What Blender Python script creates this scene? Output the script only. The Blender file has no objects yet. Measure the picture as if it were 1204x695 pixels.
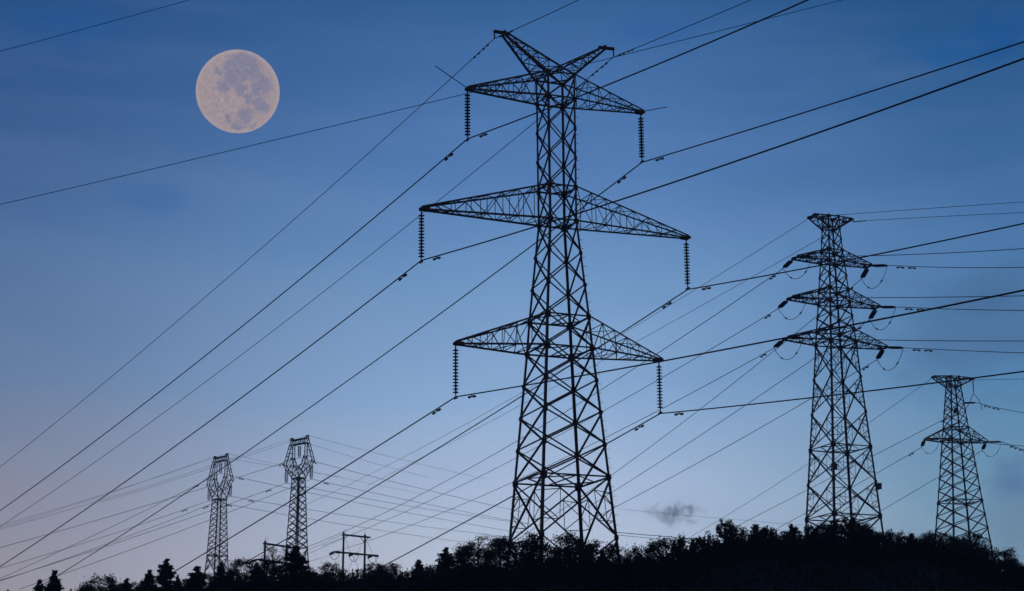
import bpy, math, random
import numpy as np
from mathutils import Vector, Matrix
R_ = math.radians
C = bpy.context.scene.collection
SC = bpy.context.scene

# ------------------------------------------------------------------ camera
F_PX = 2287.39; PITCH = R_(14.412)
cam_d = bpy.data.cameras.new('camera'); cam = bpy.data.objects.new('camera', cam_d); C.objects.link(cam)
cam_d.sensor_width = 36; cam_d.lens = 36 * F_PX / 1204; cam_d.clip_start = .5; cam_d.clip_end = 40000
cam.location = (0, 0, 0); cam.rotation_euler = (R_(90) + PITCH, 0, 0)
SC.camera = cam

# ------------------------------------------------------------------ world: dusk sky
W = bpy.data.worlds.new('World'); SC.world = W; W.use_nodes = True
nt = W.node_tree; nt.nodes.clear()
def nd(t, typ, **kw):
    n = t.nodes.new(typ)
    for k, v in kw.items(): setattr(n, k, v)
    return n
def lk(t, a, b): t.links.new(a, b)
def lin(c):
    return tuple(((v/255)/12.92 if v/255 <= .04045 else ((v/255+.055)/1.055)**2.4) for v in c) + (1,)
def math_(t, op, a, b=None, clamp=False):
    n = nd(t, 'ShaderNodeMath', operation=op, use_clamp=clamp)
    for i, v in enumerate((a, b)):
        if v is None: continue
        if isinstance(v, (int, float)): n.inputs[i].default_value = v
        else: lk(t, v, n.inputs[i])
    return n.outputs[0]
def mixc(t, fac, a, b, mode='MIX'):
    n = nd(t, 'ShaderNodeMix', data_type='RGBA', blend_type=mode)
    for s, v in ((0, fac), (6, a), (7, b)):
        if isinstance(v, (int, float)): n.inputs[s].default_value = v
        elif isinstance(v, tuple): n.inputs[s].default_value = v
        else: lk(t, v, n.inputs[s])
    return n.outputs[2]
def ramp(t, fac, stops):
    n = nd(t, 'ShaderNodeValToRGB'); e = n.color_ramp.elements
    while len(e) < len(stops): e.new(.5)
    for i, (p, c) in enumerate(stops): e[i].position = p; e[i].color = c
    lk(t, fac, n.inputs[0]); return n.outputs[0]
tc = nd(nt, 'ShaderNodeTexCoord'); sp = nd(nt, 'ShaderNodeSeparateXYZ'); lk(nt, tc.outputs['Generated'], sp.inputs[0])
# large soft warp of the sky bands (thin high cloud)
nz = nd(nt, 'ShaderNodeTexNoise'); nz.inputs['Scale'].default_value = 5; nz.inputs['Detail'].default_value = 4
mp = nd(nt, 'ShaderNodeMapping'); mp.inputs['Scale'].default_value = (1, 1, 3.2); lk(nt, tc.outputs['Generated'], mp.inputs[0]); lk(nt, mp.outputs[0], nz.inputs['Vector'])
warp = math_(nt, 'MULTIPLY', math_(nt, 'SUBTRACT', nz.outputs[0], .5), .05)
h = math_(nt, 'ADD', sp.outputs[2], warp)
# sin(elevation): picture bottom .10, middle .25, top .39
LEFT = [(0, lin((152,143,150))), (.10, lin((148,143,154))), (.145, lin((128,133,154))), (.20, lin((97,120,156))), (.27, lin((76,108,153))),
        (.32, lin((53,88,138))), (.40, lin((30,72,126))), (.7, lin((18,45,88)))]
MID = [(0, lin((186,190,198))), (.10, lin((188,195,210))), (.15, lin((166,184,212))), (.20, lin((136,168,206))), (.27, lin((104,143,189))),
        (.32, lin((77,118,173))), (.40, lin((44,90,144))), (.7, lin((22,50,95)))]
RIGHT = [(0, lin((125,145,160))), (.10, lin((122,150,168))), (.15, lin((102,142,170))), (.20, lin((80,127,168))), (.27, lin((69,112,162))),
        (.32, lin((50,95,145))), (.40, lin((27,76,128))), (.7, lin((18,45,88)))]
az = math_(nt, 'DIVIDE', sp.outputs[0], math_(nt, 'MAXIMUM', sp.outputs[1], .15))
az = math_(nt, 'ADD', az, math_(nt, 'MULTIPLY', warp, 1.2))
rl, rm, rr = (ramp(nt, h, s) for s in (LEFT, MID, RIGHT))
fl = nd(nt, 'ShaderNodeMapRange', interpolation_type='SMOOTHSTEP'); fl.inputs[1].default_value = -.30; fl.inputs[2].default_value = .02; lk(nt, az, fl.inputs[0])
fr = nd(nt, 'ShaderNodeMapRange', interpolation_type='SMOOTHSTEP'); fr.inputs[1].default_value = .04; fr.inputs[2].default_value = .27; lk(nt, az, fr.inputs[0])
sky = mixc(nt, fl.outputs[0], rl, rm); sky = mixc(nt, fr.outputs[0], sky, rr)
def skydir(x, y):
    a = (x-602)/F_PX; b = -(y-347.5)/F_PX
    return Vector((a, math.cos(PITCH)-b*math.sin(PITCH), math.sin(PITCH)+b*math.cos(PITCH)))
# faint streaks of high cloud
ms = nd(nt, 'ShaderNodeMapping'); ms.inputs['Scale'].default_value = (3, 3, 22); ms.inputs['Rotation'].default_value = (0, R_(4), 0); lk(nt, tc.outputs['Generated'], ms.inputs[0])
n3 = nd(nt, 'ShaderNodeTexNoise'); n3.inputs['Scale'].default_value = 2.2; n3.inputs['Detail'].default_value = 7; n3.inputs['Roughness'].default_value = .55; lk(nt, ms.outputs[0], n3.inputs['Vector'])
st = nd(nt, 'ShaderNodeMapRange'); st.inputs[1].default_value = .45; st.inputs[2].default_value = .75; st.inputs[4].default_value = .09; lk(nt, n3.outputs[0], st.inputs[0])
sky = mixc(nt, st.outputs[0], sky, lin((128,154,190)))
# wisps: soft patches of thin cloud, broken up by noise
nz2 = nd(nt, 'ShaderNodeTexNoise'); nz2.inputs['Scale'].default_value = 22; nz2.inputs['Detail'].default_value = 6; nz2.inputs['Roughness'].default_value = .6
mp2 = nd(nt, 'ShaderNodeMapping'); mp2.inputs['Scale'].default_value = (1, 1, 1.8); lk(nt, tc.outputs['Generated'], mp2.inputs[0]); lk(nt, mp2.outputs[0], nz2.inputs['Vector'])
for (x, y, sx, sz, col, amt) in ((172,232,40,18,(52,98,156),.38), (1110,62,60,26,(20,84,146),.7), (1182,32,42,26,(16,76,140),.8), (60,25,110,30,(24,80,142),.6),
        (770,36,60,16,(40,88,152),.4), (1150,375,110,75,(66,98,140),.5), (1175,340,70,26,(62,94,134),.35), (1195,600,40,60,(92,112,144),.4), (1190,560,30,30,(70,104,150),.5), (800,440,120,14,(116,150,196),.25), (560,150,60,14,(84,126,182),.3)):
    dv = skydir(x, y).normalized()
    s = nd(nt, 'ShaderNodeVectorMath', operation='SUBTRACT'); lk(nt, tc.outputs['Generated'], s.inputs[0]); s.inputs[1].default_value = dv
    m = nd(nt, 'ShaderNodeVectorMath', operation='MULTIPLY'); lk(nt, s.outputs[0], m.inputs[0]); m.inputs[1].default_value = (F_PX/sx, F_PX/sx*.3, F_PX/sz)
    l = nd(nt, 'ShaderNodeVectorMath', operation='LENGTH'); lk(nt, m.outputs[0], l.inputs[0])
    d = math_(nt, 'ADD', l.outputs['Value'], math_(nt, 'MULTIPLY', math_(nt, 'SUBTRACT', nz2.outputs[0], .5), 3.0))
    r = nd(nt, 'ShaderNodeMapRange', interpolation_type='SMOOTHSTEP'); r.inputs[1].default_value = 1.45; r.inputs[2].default_value = .1; r.inputs[3].default_value = 0; r.inputs[4].default_value = amt
    lk(nt, d, r.inputs[0]); sky = mixc(nt, r.outputs[0], sky, lin(col))
ns = nd(nt, 'ShaderNodeTexSky'); ns.sky_type = 'NISHITA'; ns.sun_disc = False; ns.sun_elevation = R_(1.5); ns.sun_rotation = R_(200)
sky = mixc(nt, 1.0, sky, mixc(nt, 1.0, ns.outputs[0], (.004, .004, .004, 1), 'MULTIPLY'), 'ADD')
# the far side of the sky, away from the afterglow, is already night-dark
bk = nd(nt, 'ShaderNodeMapRange', interpolation_type='SMOOTHSTEP'); bk.inputs[1].default_value = -.3; bk.inputs[2].default_value = .75; bk.inputs[3].default_value = .16; bk.inputs[4].default_value = 1
lk(nt, sp.outputs[1], bk.inputs[0])
bg = nd(nt, 'ShaderNodeBackground'); lk(nt, sky, bg.inputs[0])
comp = math_(nt, 'ADD', math_(nt, 'DIVIDE', .068, math_(nt, 'MAXIMUM', sp.outputs[2], .08)), 1.0)
lk(nt, math_(nt, 'MULTIPLY', bk.outputs[0], comp), bg.inputs[1])
wo = nd(nt, 'ShaderNodeOutputWorld'); lk(nt, bg.outputs[0], wo.inputs[0])

sun_d = bpy.data.lights.new('sun', 'SUN'); sun_d.energy = .12; sun_d.color = (1, .62, .42); sun_d.angle = R_(3)
sun = bpy.data.objects.new('sun', sun_d); C.objects.link(sun); sun.rotation_euler = (R_(86), 0, R_(20))
SC.view_settings.view_transform = 'Standard'; SC.view_settings.look = 'None'; SC.view_settings.exposure = 0; SC.view_settings.gamma = 1
SC.render.engine = 'CYCLES'

# ------------------------------------------------------------------ helpers
def at(x, y, D):
    """point seen at photo pixel (x, y) at horizontal distance D"""
    d = skydir(x, y); return d * (D / math.hypot(d.x, d.y))
def material(name, base, rough=.7, metal=0, noise=None):
    m = bpy.data.materials.new(name); m.use_nodes = True; t = m.node_tree; b = t.nodes['Principled BSDF']
    b.inputs['Roughness'].default_value = rough; b.inputs['Metallic'].default_value = metal
    b.inputs['Base Color'].default_value = base + (1,)
    if noise:
        sc, c2, lo, hi = noise
        co = nd(t, 'ShaderNodeTexCoord'); n = nd(t, 'ShaderNodeTexNoise'); n.inputs['Scale'].default_value = sc; n.inputs['Detail'].default_value = 5
        lk(t, co.outputs['Object'], n.inputs['Vector'])
        col = ramp(t, n.outputs[0], [(lo, base + (1,)), (hi, c2 + (1,))]); lk(t, col, b.inputs['Base Color'])
    return m
M = dict(
    steel=material('weathered_steel', (.082, .10, .145), .5, .0, (.5, (.13, .075, .055), .50, .72)),
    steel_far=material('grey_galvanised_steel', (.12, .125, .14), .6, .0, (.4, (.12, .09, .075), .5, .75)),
    plate=material('rusted_gusset_steel', (.10, .06, .045), .8, 0, (2., (.07, .06, .06), .4, .62)),
    wire=material('aluminium_cable', (.09, .09, .095), .6, 0, (.2, (.06, .06, .065), .4, .6)),
    blue=material('blue_sheathed_cable', (.05, .28, .62), .6, 0, (.2, (.04, .24, .55), .4, .6)),
    porcelain=material('brown_glazed_porcelain', (.045, .03, .028), .25, 0, (3., (.03, .025, .025), .4, .6)),
    glass=material('dark_green_insulator_glass', (.02, .055, .035), .2, 0, (3., (.02, .035, .03), .4, .6)),
    wood=material('tarred_wood_pole', (.05, .04, .035), .85, 0, (4., (.03, .026, .024), .4, .6)),
    concrete=material('concrete', (.22, .21, .2), .9, 0, (3., (.15, .145, .14), .4, .6)),
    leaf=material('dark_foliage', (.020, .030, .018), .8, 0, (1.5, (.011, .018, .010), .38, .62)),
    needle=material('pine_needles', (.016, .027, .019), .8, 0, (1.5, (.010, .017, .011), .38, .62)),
    bark=material('bark', (.035, .027, .022), .9, 0, (5., (.02, .016, .014), .4, .6)),
    soil=material('hillside_ground', (.022, .026, .015), .95, 0, (.3, (.03, .024, .018), .4, .62)),
)
bt = M['blue'].node_tree; tl = nd(bt, 'ShaderNodeBsdfTranslucent'); tl.inputs[0].default_value = (.35, .8, 1, 1)
mx = nd(bt, 'ShaderNodeMixShader'); mx.inputs[0].default_value = .85; lk(bt, bt.nodes['Principled BSDF'].outputs[0], mx.inputs[1]); lk(bt, tl.outputs[0], mx.inputs[2]); lk(bt, mx.outputs[0], bt.nodes['Material Output'].inputs[0])
class MB:
    def __init__(s): s.v = []; s.f = []; s.mi = []; s.cur = 0
    def add(s, vs, fs):
        o = len(s.v); s.v += [tuple(v) for v in vs]; s.f += [tuple(i+o for i in f) for f in fs]; s.mi += [s.cur]*len(fs)
    def prism(s, p, q, sec, x, y):
        """sweep a 2-D section (closed) from p to q with frame x, y"""
        n = len(sec); vs = [p + x*a + y*b for a, b in sec] + [q + x*a + y*b for a, b in sec]
        fs = [(i, (i+1) % n, n+(i+1) % n, n+i) for i in range(n)]
        s.add(vs, fs + [tuple(range(n-1, -1, -1)), tuple(range(n, 2*n))])
    def frame(s, d, hint=None):
        d = d.normalized(); h = hint or Vector((0, 0, 1))
        if abs(d.dot(h)) > .98: h = Vector((1, 0, 0))
        x = d.cross(h).normalized(); return x, x.cross(d).normalized()
    def angle(s, p, q, w, t=None, x=None, y=None):
        p = Vector(p); q = Vector(q); t = t or max(.012, w*.16)
        if x is None: x, y = s.frame(q-p)
        L = ((0,0),(w,0),(w,t),(t,t),(t,w),(0,w))
        if x.cross(y).dot(q-p) < 0: L = L[::-1]
        s.prism(p, q, L, x, y)
    def bar(s, p, q, w, h=None, x=None, y=None):
        p = Vector(p); q = Vector(q); h = h or w
        if x is None: x, y = s.frame(q-p)
        s.prism(p, q, ((-w/2,-h/2),(w/2,-h/2),(w/2,h/2),(-w/2,h/2)), x, y)
    def tube(s, pts, r, n=6):
        pts = [Vector(p) for p in pts]; rs = r if isinstance(r, (list, tuple)) else [r]*len(pts); vs = []
        for i, p in enumerate(pts):
            d = pts[min(i+1, len(pts)-1)] - pts[max(i-1, 0)]; x, y = s.frame(d)
            vs += [p + (x*math.cos(2*math.pi*k/n) + y*math.sin(2*math.pi*k/n))*rs[i] for k in range(n)]
        fs = [(i*n+k, i*n+(k+1) % n, (i+1)*n+(k+1) % n, (i+1)*n+k) for i in range(len(pts)-1) for k in range(n)]
        s.add(vs, fs + [tuple(range(n-1, -1, -1)), tuple(range((len(pts)-1)*n, len(pts)*n))])
    def plate(s, c, x, y, w, h, t):
        """octagonal plate centred at c, in plane x,y, thickness t"""
        n = x.cross(y).normalized(); k = .3
        sec = [(-w/2+k*w/2,-h/2),(w/2-k*w/2,-h/2),(w/2,-h/2+k*h/2),(w/2,h/2-k*h/2),(w/2-k*w/2,h/2),(-w/2+k*w/2,h/2),(-w/2,h/2-k*h/2),(-w/2,-h/2+k*h/2)]
        s.prism(c - n*t/2, c + n*t/2, sec, x, y)
    def build(s, name, mat, parent=None, smooth=False):
        me = bpy.data.meshes.new(name); me.from_pydata(s.v, [], s.f); me.materials.append(mat)
        if s.cur or max(s.mi or [0]): me.materials.append(M['plate']); me.polygons.foreach_set('material_index', s.mi)
        if smooth: me.polygons.foreach_set('use_smooth', [True]*len(me.polygons))
        me.update(); o = bpy.data.objects.new(name, me); C.objects.link(o)
        if parent: o.parent = parent
        return o
def tag(o, label=None, cat=None, group=None, kind=None):
    for k, v in (('label', label), ('category', cat), ('group', group), ('kind', kind)):
        if v: o[k] = v
    return o
def empty(name, loc, rz=0):
    o = bpy.data.objects.new(name, None); C.objects.link(o); o.location = loc; o.rotation_euler = (0, 0, rz); o.empty_display_size = .5; return o

# ------------------------------------------------------------------ terrain
GX = [-400, 0, 60, 150, 200, 260, 300, 350, 400, 480, 520, 560, 640, 740, 790, 850, 900, 960, 1040, 1100, 1150, 1204, 1600]
GY = [742, 722, 713, 703, 697, 691, 687, 684, 682, 682, 677, 671, 666, 667, 661, 641, 638, 636, 641, 647, 664, 683, 725]
RX = [-400, 0, 500, 640, 900, 1204, 1600]; RR = [165, 155, 150, 136, 138, 140, 150]
def px_of_az(a): return 602 + math.tan(a)*F_PX*math.cos(PITCH)*1.03
def ridge(a):
    x = px_of_az(max(-.5, min(.5, a))); y = float(np.interp(x, GX, GY))
    return R_(14.412) - math.atan((y-347.5)/F_PX), float(np.interp(x, RX, RR)), x
def ground(x, y):
    r = math.hypot(x, y)
    if r < 1: return -1.7
    a = math.atan2(x, y); 
    side = max(0, math.cos(a*.9)) if abs(a) < 1.7 else 0
    e, R, px = ridge(a); zR = R*math.tan(e)
    bumps = .5*math.sin(x*.11+1.3)*math.sin(y*.09) + .3*math.sin(x*.23)*math.cos(y*.19+.7)
    if r <= R: z = -1.7 + (zR+1.7)*(r/R)**1.9 + bumps*min(1, r/40)*(1-r/R)**.5
    else:
        t = min(1, (r-R)/(400-R)); dip = np.interp(px, [0, 480, 620, 1300], [2.4, 2.0, .35, .35])
        el = e - R_(dip*math.sin(math.pi*t) + .12)*min(1, (r-R)/12)
        rr = min(r, 620); z = rr*math.tan(el)
        if r > 620: k = min(1, (r-620)/900); z *= 1 - k*k*(3-2*k); 
    if r > 1500: z = 0
    return z*side + (-1.7)*(1-side)
def build_terrain():
    rs = [0.01]+list(np.linspace(8, 190, 50))+list(np.linspace(200, 620, 40))+list(np.linspace(660, 1600, 16))+[2500, 4000, 6000]
    az = sorted(set(list(np.linspace(-math.pi, math.pi, 61)[:-1])+list(np.linspace(-.6, .6, 121))))
    n = len(az); vs = []; fs = []
    for r in rs:
        for a in az:
            x, y = r*math.sin(a), r*math.cos(a); vs.append((x, y, ground(x, y)))
    for i in range(len(rs)-1):
        for k in range(n): fs.append((i*n+k, (i+1)*n+k, (i+1)*n+(k+1) % n, i*n+(k+1) % n)[::-1])
    m = MB(); m.add(vs, fs); o = m.build('hillside_ground', M['soil'], smooth=True); tag(o, 'dark wooded hillside rising to the ridge', kind='structure'); return o
build_terrain()

def haze():
    m = MB(); x, y0, y1, z0, z1 = 6200, -6200, 6200, -3.5, 98
    vs = [(-x,y0,z0),(x,y0,z0),(x,y1,z0),(-x,y1,z0),(-x,y0,z1),(x,y0,z1),(x,y1,z1),(-x,y1,z1)]
    m.add(vs, [(0,3,2,1),(4,5,6,7),(0,1,5,4),(1,2,6,5),(2,3,7,6),(3,0,4,7)])
    mt = bpy.data.materials.new('evening_haze'); mt.use_nodes = True; t = mt.node_tree; t.nodes.clear()
    v = nd(t, 'ShaderNodeVolumePrincipled'); v.inputs['Color'].default_value = (.72, .84, 1, 1); v.inputs['Density'].default_value = HAZE
    o = nd(t, 'ShaderNodeOutputMaterial'); lk(t, v.outputs[0], o.inputs['Volume'])
    tag(m.build('haze', mt), 'thin blue evening haze in the air', 'haze', kind='stuff')
HAZE = .0006
haze()

# ------------------------------------------------------------------ moon
def moon():
    D = 9000; c = skydir(279.6, 107.6).normalized()*D; rad = 48.9/F_PX*D*1.0/ (skydir(279.6,107.6).length)
    rad = 48.9*D/(F_PX*skydir(279.6, 107.6).length)
    n1, n2 = 96, 48; vs = []; fs = []
    for j in range(n2+1):
        th = math.pi*j/n2
        for i in range(n1):
            ph = 2*math.pi*i/n1; vs.append((math.sin(th)*math.cos(ph)*rad, math.sin(th)*math.sin(ph)*rad, math.cos(th)*rad))
    for j in range(n2):
        for i in range(n1): fs.append((j*n1+i, (j+1)*n1+i, (j+1)*n1+(i+1) % n1, j*n1+(i+1) % n1))
    m = bpy.data.materials.new('moon_surface'); m.use_nodes = True; t = m.node_tree; t.nodes.clear()
    co = nd(t, 'ShaderNodeTexCoord'); vm = nd(t, 'ShaderNodeVectorMath', operation='SCALE'); lk(t, co.outputs['Object'], vm.inputs[0]); vm.inputs['Scale'].default_value = 1/rad
    nz = nd(t, 'ShaderNodeTexNoise'); nz.inputs['Scale'].default_value = 4.5; nz.inputs['Detail'].default_value = 7; nz.inputs['Roughness'].default_value = .62; lk(t, vm.outputs[0], nz.inputs['Vector'])
    sb = nd(t, 'ShaderNodeVectorMath', operation='SUBTRACT'); lk(t, nz.outputs['Color'], sb.inputs[0]); sb.inputs[1].default_value = (.5,.5,.5)
    sc = nd(t, 'ShaderNodeVectorMath', operation='SCALE'); lk(t, sb.outputs[0], sc.inputs[0]); sc.inputs['Scale'].default_value = .42
    ad = nd(t, 'ShaderNodeVectorMath', operation='ADD'); lk(t, vm.outputs[0], ad.inputs[0]); lk(t, sc.outputs[0], ad.inputs[1])
    fl = nd(t, 'ShaderNodeVectorMath', operation='MULTIPLY'); lk(t, ad.outputs[0], fl.inputs[0]); fl.inputs[1].default_value = (1, 0, 1)
    acc = None
    for (x, z, r) in ((0,.70,.25),(.27,.72,.22),(.36,.5,.26),(.58,.21,.25),(.45,.10,.20),(-.17,.55,.22),(-.45,.46,.10),(-.17,.3,.23),(-.35,.12,.18),(.07,.06,.16),
                      (.27,-.14,.14),(.49,-.28,.18),(.20,-.54,.21),(-.2,-.65,.11),(.03,-.81,.13),(.38,-.83,.08),(.67,-.36,.11),(.1,.88,.13),(.1,.42,.2)):
        d = nd(t, 'ShaderNodeVectorMath', operation='DISTANCE'); lk(t, fl.outputs[0], d.inputs[0]); d.inputs[1].default_value = (x, 0, z)
        mr = nd(t, 'ShaderNodeMapRange', interpolation_type='SMOOTHSTEP'); mr.inputs[1].default_value = r*1.3; mr.inputs[2].default_value = r*.45; lk(t, d.outputs['Value'], mr.inputs[0])
        acc = mr.outputs[0] if acc is None else math_(t, 'MAXIMUM', acc, mr.outputs[0])
    n2_ = nd(t, 'ShaderNodeTexNoise'); n2_.inputs['Scale'].default_value = 13; n2_.inputs['Detail'].default_value = 8; n2_.inputs['Roughness'].default_value = .65; lk(t, vm.outputs[0], n2_.inputs['Vector'])
    hi = ramp(t, n2_.outputs[0], [(.32, lin((152,141,154))), (.68, lin((182,165,167)))])
    lo = ramp(t, n2_.outputs[0], [(.32, lin((121,125,157))), (.68, lin((150,145,163)))])
    col = mixc(t, math_(t, 'MULTIPLY', acc, .95), hi, lo)
    # bright ray craters
    vo = nd(t, 'ShaderNodeTexVoronoi'); vo.inputs['Scale'].default_value = 5.5; lk(t, vm.outputs[0], vo.inputs['Vector'])
    cr = nd(t, 'ShaderNodeMapRange', interpolation_type='SMOOTHSTEP'); cr.inputs[1].default_value = .16; cr.inputs[2].default_value = .03; cr.inputs[4].default_value = .45; lk(t, vo.outputs['Distance'], cr.inputs[0])
    col = mixc(t, cr.outputs[0], col, lin((182,168,172)))
    # pale highlands all round the limb
    f2 = nd(t, 'ShaderNodeVectorMath', operation='MULTIPLY'); lk(t, vm.outputs[0], f2.inputs[0]); f2.inputs[1].default_value = (1, 0, 1)
    ln = nd(t, 'ShaderNodeVectorMath', operation='LENGTH'); lk(t, f2.outputs[0], ln.inputs[0])
    rim = nd(t, 'ShaderNodeMapRange', interpolation_type='SMOOTHSTEP'); rim.inputs[1].default_value = .86; rim.inputs[2].default_value = 1.0; rim.inputs[4].default_value = .7; lk(t, ln.outputs['Value'], rim.inputs[0])
    col = mixc(t, rim.outputs[0], col, lin((180,165,171)))
    em = nd(t, 'ShaderNodeEmission'); lk(t, col, em.inputs[0]); out = nd(t, 'ShaderNodeOutputMaterial'); lk(t, em.outputs[0], out.inputs[0])
    b = MB(); b.add(vs, fs); o = b.build('moon', m, smooth=True); o.location = c
    a = math.atan2(c.x, c.y); el = math.asin(c.z/D)
    o.rotation_euler = Matrix.Rotation(-a, 4, 'Z').__matmul__(Matrix.Rotation(el, 4, 'X')).to_euler()
    tag(o, 'huge pale full moon with grey seas in the blue evening sky', 'moon')
moon()

# ------------------------------------------------------------------ lattice pylons
def V3(a, b, z): return Vector((a, b, z))       # pylon space: a along the cross-arms, b along the line, z up
def interp(z, zs, ws): return float(np.interp(z, zs[::-1], ws[::-1]))
class Pylon:
    def __init__(s, name, D, az, yaw, label, group=None, mat='steel', tilt=0):
        a = R_(az); s.c = Vector((D*math.sin(a), D*math.cos(a), 0)); s.yaw = R_(yaw)
        s.base = ground(s.c.x, s.c.y); s.root = empty(name, (s.c.x, s.c.y, s.base), s.yaw)
        s.tilt = R_(tilt); tag(s.root, label, 'pylon', group)
        s.u0 = Vector((math.cos(s.yaw), math.sin(s.yaw), 0)); s.root.rotation_euler = (0, -s.tilt, s.yaw); s.root.location = s.root.location + s.u0*((44-s.base)*math.tan(s.tilt))
        s.mat = M[mat]; s.u = Vector((math.cos(s.yaw), math.sin(s.yaw), 0)); s.w = Vector((-math.sin(s.yaw), math.cos(s.yaw), 0))
    def L(s, a, b, z): return Vector((a, b, z - s.base))     # z given as height above the camera
    def world(s, a, b, z): return Vector((s.c.x, s.c.y, 0)) + s.u*(a - (z-44)*math.tan(s.tilt)*(z > 0)) + s.w*b + Vector((0, 0, z))
    def part(s, m, name, mat=None, parent=None, smooth=False): return m.build(name, mat or s.mat, parent or s.root, smooth)
CORN = ((-1,-1),(1,-1),(1,1),(-1,1))
def body(P, zs, ws, joints, rings, lw, bw, redund=(), gus=.34, bolts=False):
    """legs, X bracing on four faces, horizontal rings and gusset plates"""
    wf = lambda z: interp(z, zs, ws)
    zt, zb = joints[0], joints[-1]
    for (a, b) in CORN:
        m = MB(); x = Vector((-a, 0, 0)); y = Vector((0, -b, 0))
        st = [z for z in zs if zb <= z <= zt]
        st = sorted(set(st + [zt, zb]), reverse=True)
        if bolts and (a, b) == (1, -1):
            for i in range(46):
                z = zb + 1 + i*.74
                if z < zt: w = wf(z); m.bar(P.L(w-.03, -w, z), P.L(w+.24, -w, z), .03)
        gx = P.world(a*wf(zb), b*wf(zb), P.base); g = ground(gx.x, gx.y) + .25
        for z1, z2 in zip(st, st[1:]):
            k = lw[0] + (lw[1]-lw[0])*(zt-z1)/(zt-zb)
            m.angle(P.L(a*wf(z1), b*wf(z1), z1), P.L(a*wf(z2), b*wf(z2), z2), k, None, x, y)
        if g < zb:
            sl = (wf(zb)-wf(zb+3))/3; wg = wf(zb)+sl*(zb-g)
            m.angle(P.L(a*wf(zb), b*wf(zb), zb), P.L(a*wg, b*wg, g), lw[1], None, x, y)
            lg = P.part(m, 'leg'); c = MB(); c.plate(P.L(a*wg-a*.1, b*wg-b*.1, g-.35), Vector((1,0,0)), Vector((0,1,0)), .9, .9, .9); P.part(c, 'footing', M['concrete'], lg)
        else: P.part(m, 'leg')
    for k in range(4):
        (a1, b1), (a2, b2) = CORN[k], CORN[(k+1) % 4]
        m = MB(); g = m
        fd = Vector((a2-a1, b2-b1, 0)).normalized(); fn = Vector((fd.y, -fd.x, 0))
        for i, z in enumerate(joints):
            w = wf(z); p = P.L(a1*w, b1*w, z); q = P.L(a2*w, b2*w, z)
            big = any(abs(z-r) < .05 for r in rings)
            if big: m.angle(p, q, bw*1.1)
            gs = gus*(1.35 if big else 1)*(.8+.4*(i/len(joints)))
            for e, d in ((p, fd), (q, -fd)):
                m.cur = 1; g.plate(e + d*gs*.28 + fn*.012, fd, Vector((0,0,1)), gs*.85, gs, .02); m.cur = 0
            if i < len(joints)-1:
                z2 = joints[i+1]; w2 = wf(z2); p2 = P.L(a1*w2, b1*w2, z2); q2 = P.L(a2*w2, b2*w2, z2)
                bb = bw*(.85+.35*i/len(joints))
                m.angle(p, q2, bb); m.angle(q + fn*.03, p2 + fn*.03, bb)
                if i in redund:
                    X = p + (q2-p)*(w/(w+w2)); tw = bw*.55
                    for (t0, t1, b0) in ((p, p2, X), (q, q2, X)):
                        up = t0 + (t1-t0)*.5
                        for (end, leg_pt) in ((t0, t0 + (t1-t0)*.27), (t1, t0 + (t1-t0)*.73)):
                            mid = (end + X)/2; m.angle(mid, leg_pt, tw); m.angle(mid, up, tw)
                        m.angle((t0+X)/2, (t1+X)/2, tw*.9)
        P.part(m, 'face_bracing')
    for z in rings:
        w = wf(z); m = MB(); pts = [P.L(a*w, b*w, z) for a, b in CORN]; mids = [(pts[k]+pts[(k+1) % 4])/2 for k in range(4)]
        for k in range(4): m.angle(mids[k], mids[(k+1) % 4], bw*.8)
        m.angle(pts[0], pts[2], bw*.7) if w < 1.6 else m.angle(mids[0], mids[2], bw*.7)
        P.part(m, 'diaphragm')
def arm(P, side, z1, w1, z0, w0, L, zt, tw, cw, bw, n=5, name='cross_arm'):
    """lattice arm: two top chords from z1, two bottom chords from z0, meeting at the tip (width tw)"""
    m = MB(); g = m
    T = {}
    for b in (-1, 1):
        top0 = P.L(side*w1, b*w1, z1); bot0 = P.L(side*w0, b*w0, z0)
        tipT = P.L(side*L, b*tw/2, zt + .10); tipB = P.L(side*L, b*tw/2, zt - .10)
        m.angle(top0, tipT, cw); m.angle(bot0, tipB, cw*1.1)
        T[b] = [(top0.lerp(tipT, k/n), bot0.lerp(tipB, k/n)) for k in range(n+1)]
    for b in (-1, 1):
        for k in range(1, n):
            m.angle(T[b][k][0], T[b][k][1], bw)
        for k in range(n-1):
            if k % 2 == 0: m.angle(T[b][k][1], T[b][k+1][0], bw)
            else: m.angle(T[b][k][0], T[b][k+1][1], bw)
    for j in (0, 1):
        for k in range(n-1):
            s = -1 if k % 2 else 1
            m.angle(T[-s][k][j], T[s][k+1][j], bw*.9)
            m.angle(T[-1][k+1][j], T[1][k+1][j], bw*.8)
    ax = Vector((side, 0, 0)); up = Vector((0, 0, 1))
    d = (T[-1][n][1]-T[-1][n-1][1]).normalized()
    m.cur = 1
    for b in (-1, 1):
        e = P.L(side*L, b*tw/2, zt); g.plate(e - ax*.22 + Vector((0, b*.03, 0)), ax, up, .8, .30, .03)
    g.bar(P.L(side*(L-.05), -tw/2-.06, zt-.02), P.L(side*(L-.05), tw/2+.06, zt-.02), .16, .2)
    g.bar(P.L(side*(L-.15), 0, zt), P.L(side*(L+.12), 0, zt), .10, .12)
    m.cur = 0; return P.part(m, name)
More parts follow.
